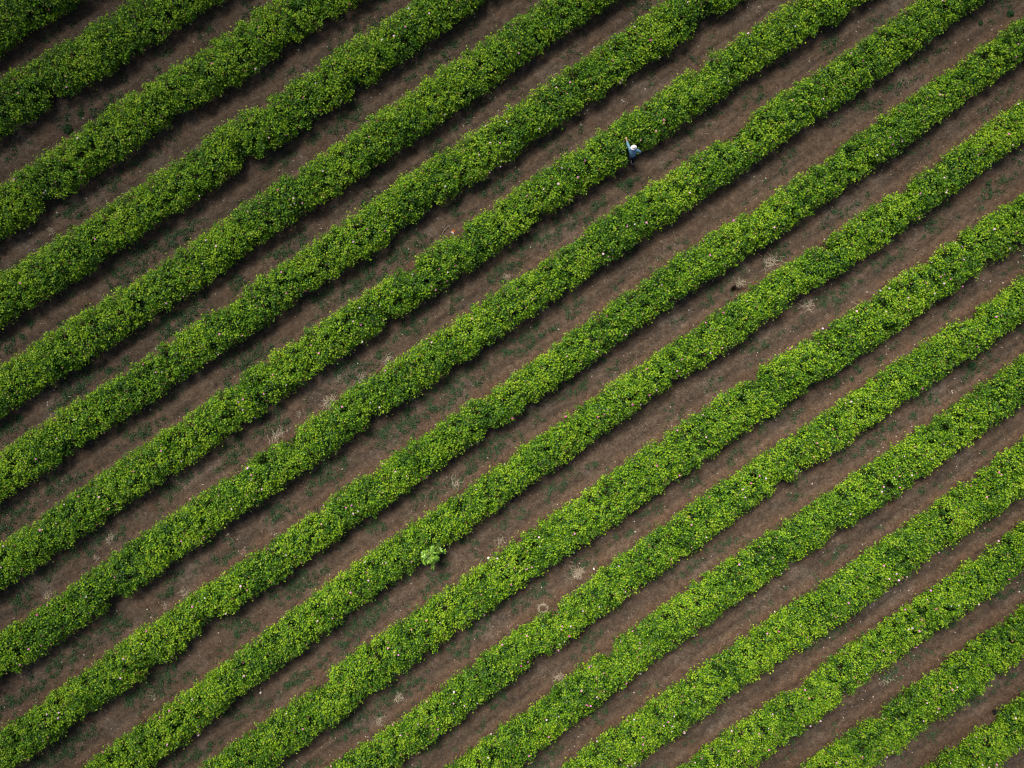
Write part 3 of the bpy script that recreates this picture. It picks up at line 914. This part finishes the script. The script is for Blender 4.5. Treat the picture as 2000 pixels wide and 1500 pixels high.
# dry stalk beside the wrapper
dsk = [(np.array([-.26, -.22, .02]), .010), (np.array([-.20, -.06, .05]), .012), (np.array([-.06, .10, .06]), .010),
       (np.array([.06, .20, .05]), .008), (np.array([.14, .20, .03]), .005)]
ds = link("dry_stalk", poly_mesh("dry_stalk", tube_tree([dsk, [dsk[1], (np.array([-.10, .02, .10]), .004)], [dsk[3], (np.array([.2, .05, .03]), .004)]]), 4), None, M_straw)
ds.location = at_px(874, 449)
tag(ds, "bent pale dry stalk lying left of the orange and white wrapper", "stalk")

# ------------------------------------------------------------------ sapling
gs = np.random.default_rng(77)
sp = px(841, 1082, 0.9)
sroot = empty("sapling", (sp.x, sp.y, gz(sp.x, sp.y)))
tag(sroot, "pale green young tree with large leaves growing out of the hedge's lower edge", "tree")
chains = [[((0, 0, -.05), .024), ((.02, -.01, .45), .019), ((0, .02, .95), .014), ((.01, 0, 1.3), .008)]]
LP = []; LN_ = []; LT = []
for k in range(19):
    a = 2 * math.pi * k * 0.382 + gs.uniform(-.2, .2)
    h = 0.55 + 0.85 * k / 18
    L = (0.60 - 0.42 * (k / 18)) * gs.uniform(0.7, 1.25)
    d = np.array([math.cos(a), math.sin(a), 0])
    b = np.array([0, 0, h]); tip = b + d * L + np.array([0, 0, 0.22 * gs.uniform(.6, 1.4)])
    mid = b + d * L * .5 + np.array([0, 0, .13])
    chains.append([(b, .009), (mid, .006), (tip, .003)])
    for t in np.linspace(0.10, 1.0, 8):
        pp = b * (1 - t) ** 2 + 2 * mid * t * (1 - t) + tip * t * t
        for sgn in (-1, 1):
            dirl = unit(d * 0.6 + sgn * np.array([-d[1], d[0], 0]) * gs.uniform(.6, 1.0) + np.array([0, 0, gs.uniform(-.2, .35)]))
            LP.append(pp); LT.append(dirl); LN_.append(t)
    LP.append(tip); LT.append(unit(d + np.array([0, 0, .1]))); LN_.append(1.0)
LP = np.array(LP); LT = np.array(LT)
ll = gs.uniform(0.10, 0.20, len(LP))[:, None]; lw = ll * gs.uniform(.36, .46, (len(LP), 1))
up = unit(np.array([0, 0, 1.0]) + gs.normal(size=LP.shape) * .35)
bb = unit(np.cross(up, LT)); nn = np.cross(LT, bb)
q0 = LP; q1 = LP + LT * ll * .35 + bb * lw * .5 + nn * .012; q1b = LP + LT * ll * .75 + bb * lw * .4
q2 = LP + LT * ll - nn * .015; q3 = LP + LT * ll * .35 - bb * lw * .5 + nn * .012; q3b = LP + LT * ll * .75 - bb * lw * .4
LV = np.stack([q0, q3, q3b, q2, q1b, q1], 1).reshape(-1, 3)
lc = np.array([0.150, 0.285, 0.022]) * gs.uniform(.45, 1.5, (len(LP), 1))
link("trunk", poly_mesh("trunk", tube_tree(chains), 4), sroot, M_bark)
link("crown", poly_mesh("crown", LV, 6, np.repeat(lc, 6, 0)), sroot, M_sap)

# ------------------------------------------------------------------ the picker
M_skin = plain("skin", (0.40, 0.23, 0.16), 0.55, 0.1, 30)
M_eye = plain("eye_dark", (0.02, 0.015, 0.012), 0.2)
M_shirt = plain("shirt_blue", (0.14, 0.27, 0.37), 0.8, 0.12, 14)
M_cuff = plain("cuff_light_blue", (0.40, 0.54, 0.60), 0.8, 0.1, 14)
M_trous = plain("trousers_navy", (0.014, 0.017, 0.032), 0.85, 0.25, 14)
M_shoe = plain("shoe_grey_white", (0.50, 0.49, 0.48), 0.6, 0.15, 20)
M_hat = plain("hat_white", (0.80, 0.79, 0.75), 0.85, 0.06, 40)
M_band = plain("hat_band_pink", (0.70, 0.52, 0.60), 0.85, 0.06, 40)
M_hair = plain("hair_dark", (0.02, 0.014, 0.010), 0.6, 0.3, 40)

J = PJ
base = np.array([5.76, 10.80, 0.0]); base[2] = gz(5.76, 10.80)
proot = empty("person", tuple(base))
tag(proot, "person in blue long sleeved shirt and white sun hat reaching into a rose hedge", "person")
off_ = -np.array([base[0], base[1], 0])


def L_(k, d=(0, 0, 0)):
    return J[k] + off_ + np.array(d)


face = unit(np.array([-0.42, 0.86, -0.30]))
right = unit(np.cross(face, [0, 0, 1.0])); hup = np.cross(right, face)


def hand_chains(wrist, fwd, palm_n, thumb_side, curl):
    """palm + five fingers -> points, edges, radii pieces"""
    fwd = unit(fwd); side = unit(np.cross(palm_n, fwd)) * thumb_side; pn = unit(np.cross(fwd, side)) * thumb_side
    pieces = []
    for k, (sx, L) in enumerate(((0.030, .066), (0.010, .075), (-0.010, .070), (-0.029, .055))):
        b = wrist + fwd * .075 + side * sx
        pts = [wrist + fwd * .045 + side * sx * .8, b]
        d = fwd; p = b
        for m, fr in enumerate((.45, .32, .23)):
            ang = curl * (m + 1) * (1 + .12 * k)
            d = unit(fwd * math.cos(ang) - pn * math.sin(ang) + side * sx * 2)
            p = p + d * L * fr; pts.append(p)
        pieces.append((pts, [.010, .0095, .0085, .008, .007]))
    b = wrist + fwd * .025 + side * .03
    t1 = b + unit(fwd * .6 + side * .8) * .035; t2 = t1 + unit(fwd * .9 + side * .3 - pn * .4) * .028; t3 = t2 + unit(fwd - pn * .7) * .022
    pieces.append(([wrist + fwd * .02 + side * .012, b, t1, t2, t3], [.012, .012, .0105, .0095, .008]))
    return pieces, [wrist + fwd * .035, wrist + fwd * .078]


def body_mesh():
    keys = ['pelvis', 'waist', 'chest', 'neck']
    P = [L_(k) for k in keys]
    Rr = [(.155, .115), (.13, .10), (.155, .11), (.055, .055)]
    E = [(0, 1), (1, 2), (2, 3)]
    def add(p, r, parent):
        P.append(np.array(p)); Rr.append(r if isinstance(r, tuple) else (r, r)); E.append((parent, len(P) - 1)); return len(P) - 1
    h0 = add(L_('head', (0, 0, -.04)) + face * .01, .075, 3)
    h1 = add(L_('head', (0, 0, .03)) + face * .012, .088, h0)
    h2 = add(L_('head', (0, 0, .085)), .06, h1)
    handp = []
    for s in 'lr':
        sh = add(L_(s + 's'), .056, 2); el = add(L_(s + 'e'), .042, sh); wr_ = add(L_(s + 'h'), .027, el)
        fwd = L_(s + 'h') - L_(s + 'e')
        pieces, palm = hand_chains(L_(s + 'h'), fwd, np.array([0, 0, 1.0]) if s == 'l' else np.array([-.6, .8, 0]), 1 if s == 'l' else -1, .32 if s == 'l' else .5)
        p1 = add(palm[0], (.040, .018), wr_); add(palm[1], (.036, .014), p1)
        handp += pieces
        hp = add(L_(s + 'hip'), .09, 0); kn = add(L_(s + 'k'), .058, hp); an = add(L_(s + 'a'), .038, kn)
        add(L_(s + 'a') + np.array([-.06, .13, -.05]), .035, an)
    me = skin_mesh("body", P, E, Rr, 2)
    bm = bmesh.new(); bm.from_mesh(me)
    for pts, rad in handp:
        fm = skin_mesh("finger", pts, [(i, i + 1) for i in range(len(pts) - 1)], rad, 1)
        bm.from_mesh(fm); bpy.data.meshes.remove(fm)
    hc = Vector(L_('head') + face * .012)
    def blob(c, r, sc3, mi):
        ret = bmesh.ops.create_uvsphere(bm, u_segments=12, v_segments=8, radius=r)
        mt = Matrix((Vector(right), Vector(face), Vector(hup))).transposed()
        for v in ret['verts']:
            v.co = mt @ Vector((v.co.x * sc3[0], v.co.y * sc3[1], v.co.z * sc3[2])) + c
        for v in ret['verts']:
            for f in v.link_faces: f.material_index = mi; f.smooth = True
    F, Rv, U = Vector(face), Vector(right), Vector(hup)
    blob(hc + F * .088 - U * .02, .018, (.7, 1, 1.3), 0)                 # nose
    blob(hc + F * .080 - U * .058, .016, (1.5, .5, .5), 0)               # mouth
    for sg in (-1, 1):
        blob(hc + F * .080 + Rv * .033 * sg + U * .008, .010, (1, .6, .8), 1)
        blob(hc + Rv * .088 * sg, .026, (.35, .7, 1.15), 0)              # ears
    bm.to_mesh(me); bm.free()
    return me


bmh = body_mesh()
bo = link("body", bmh, proot, M_skin); bmh.materials.append(M_eye)


def garment(name, P, E, Rr, mat, parent=proot, lv=2):
    return link(name, skin_mesh(name, P, E, Rr, lv), parent, mat)


P = [L_('pelvis', (0, 0, -.03)), L_('waist'), L_('chest'), L_('neck', (0, -.012, .0)), L_('ls'), L_('le'), L_('lh') - .07 * unit(J['lh'] - J['le']),
     L_('rs'), L_('re'), L_('rh') - .05 * unit(J['rh'] - J['re'])]
shirt = garment("shirt", P, [(0, 1), (1, 2), (2, 3), (2, 4), (4, 5), (5, 6), (2, 7), (7, 8), (8, 9)],
                [(.185, .145), (.165, .135), (.185, .14), (.078, .078), .082, .062, .045, .082, .066, .046], M_shirt)
el = L_('le'); dl = unit(J['lh'] - J['le'])
garment("cuff", [el - dl * .03, el + dl * .03], [(0, 1)], [.068, .066], M_cuff, shirt, 2)
for s in 'lr':
    pass
P = [L_('pelvis', (0, 0, .02)), L_('lhip'), L_('lk'), L_('la', (0, 0, .02)), L_('rhip'), L_('rk'), L_('ra', (0, 0, .02))]
garment("trousers", P, [(0, 1), (1, 2), (2, 3), (0, 4), (4, 5), (5, 6)], [(.165, .13), .105, .078, .06, .105, .078, .06], M_trous)
for s in 'lr':
    a = L_(s + 'a')
    garment("shoe", [a + np.array([.02, -.05, -.045]), a + np.array([-.03, .06, -.05]), a + np.array([-.07, .16, -.06])], [(0, 1), (1, 2)],
            [(.048, .05), (.052, .048), (.045, .03)], M_shoe)
garment("hair", [L_('head', (.015, -.035, -.075)), L_('head', (.01, -.02, .03)), L_('head', (0, 0, .065))], [(0, 1), (1, 2)], [.080, .080, .05], M_hair)
# hat: lathe about the head's axis
bm = bmesh.new()
hu = unit(np.array([-.10, .20, 1.0])); hr = unit(np.cross([0, 1, 0], hu)); hf = np.cross(hu, hr)
hc = L_('head', (.002, -.012, .062))
prof = [(.0, .112), (.045, .108), (.085, .092), (.110, .062), (.120, .030), (.124, .008), (.142, -.006), (.160, -.020), (.170, -.034), (.167, -.040), (.138, -.014), (.118, -.002), (.114, .02)]
rings = []
for r_, z_ in prof:
    r_ *= 0.84
    ring = []
    for k in range(28):
        a = 2 * math.pi * k / 28
        wv = 1 + (.05 * math.sin(3 * a + .6) + .04 * math.sin(2 * a)) * (r_ > .12)
        zz = z_ + (.014 * math.sin(2 * a + 1)) * (r_ > .12)
        ring.append(bm.verts.new(Vector(hc + hr * (r_ * wv * math.cos(a)) + hf * (r_ * .92 * wv * math.sin(a)) + hu * zz)))
    rings.append(ring)
for ia, (A_, B_) in enumerate(zip(rings[:-1], rings[1:])):
    for k in range(28):
        if ia == 0:
            f = bm.faces.new((A_[0], B_[(k + 1) % 28], B_[k])) if False else None
        f = bm.faces.new((A_[k], B_[k], B_[(k + 1) % 28], A_[(k + 1) % 28]))
        f.smooth = True
        f.material_index = 1 if ia == 6 else 0
bmesh.ops.remove_doubles(bm, verts=bm.verts[:], dist=1e-5)
bmesh.ops.recalc_face_normals(bm, faces=bm.faces[:])
me = bpy.data.meshes.new("hat"); bm.to_mesh(me); bm.free()
hat = link("hat", me, proot, M_hat); me.materials.append(M_band)
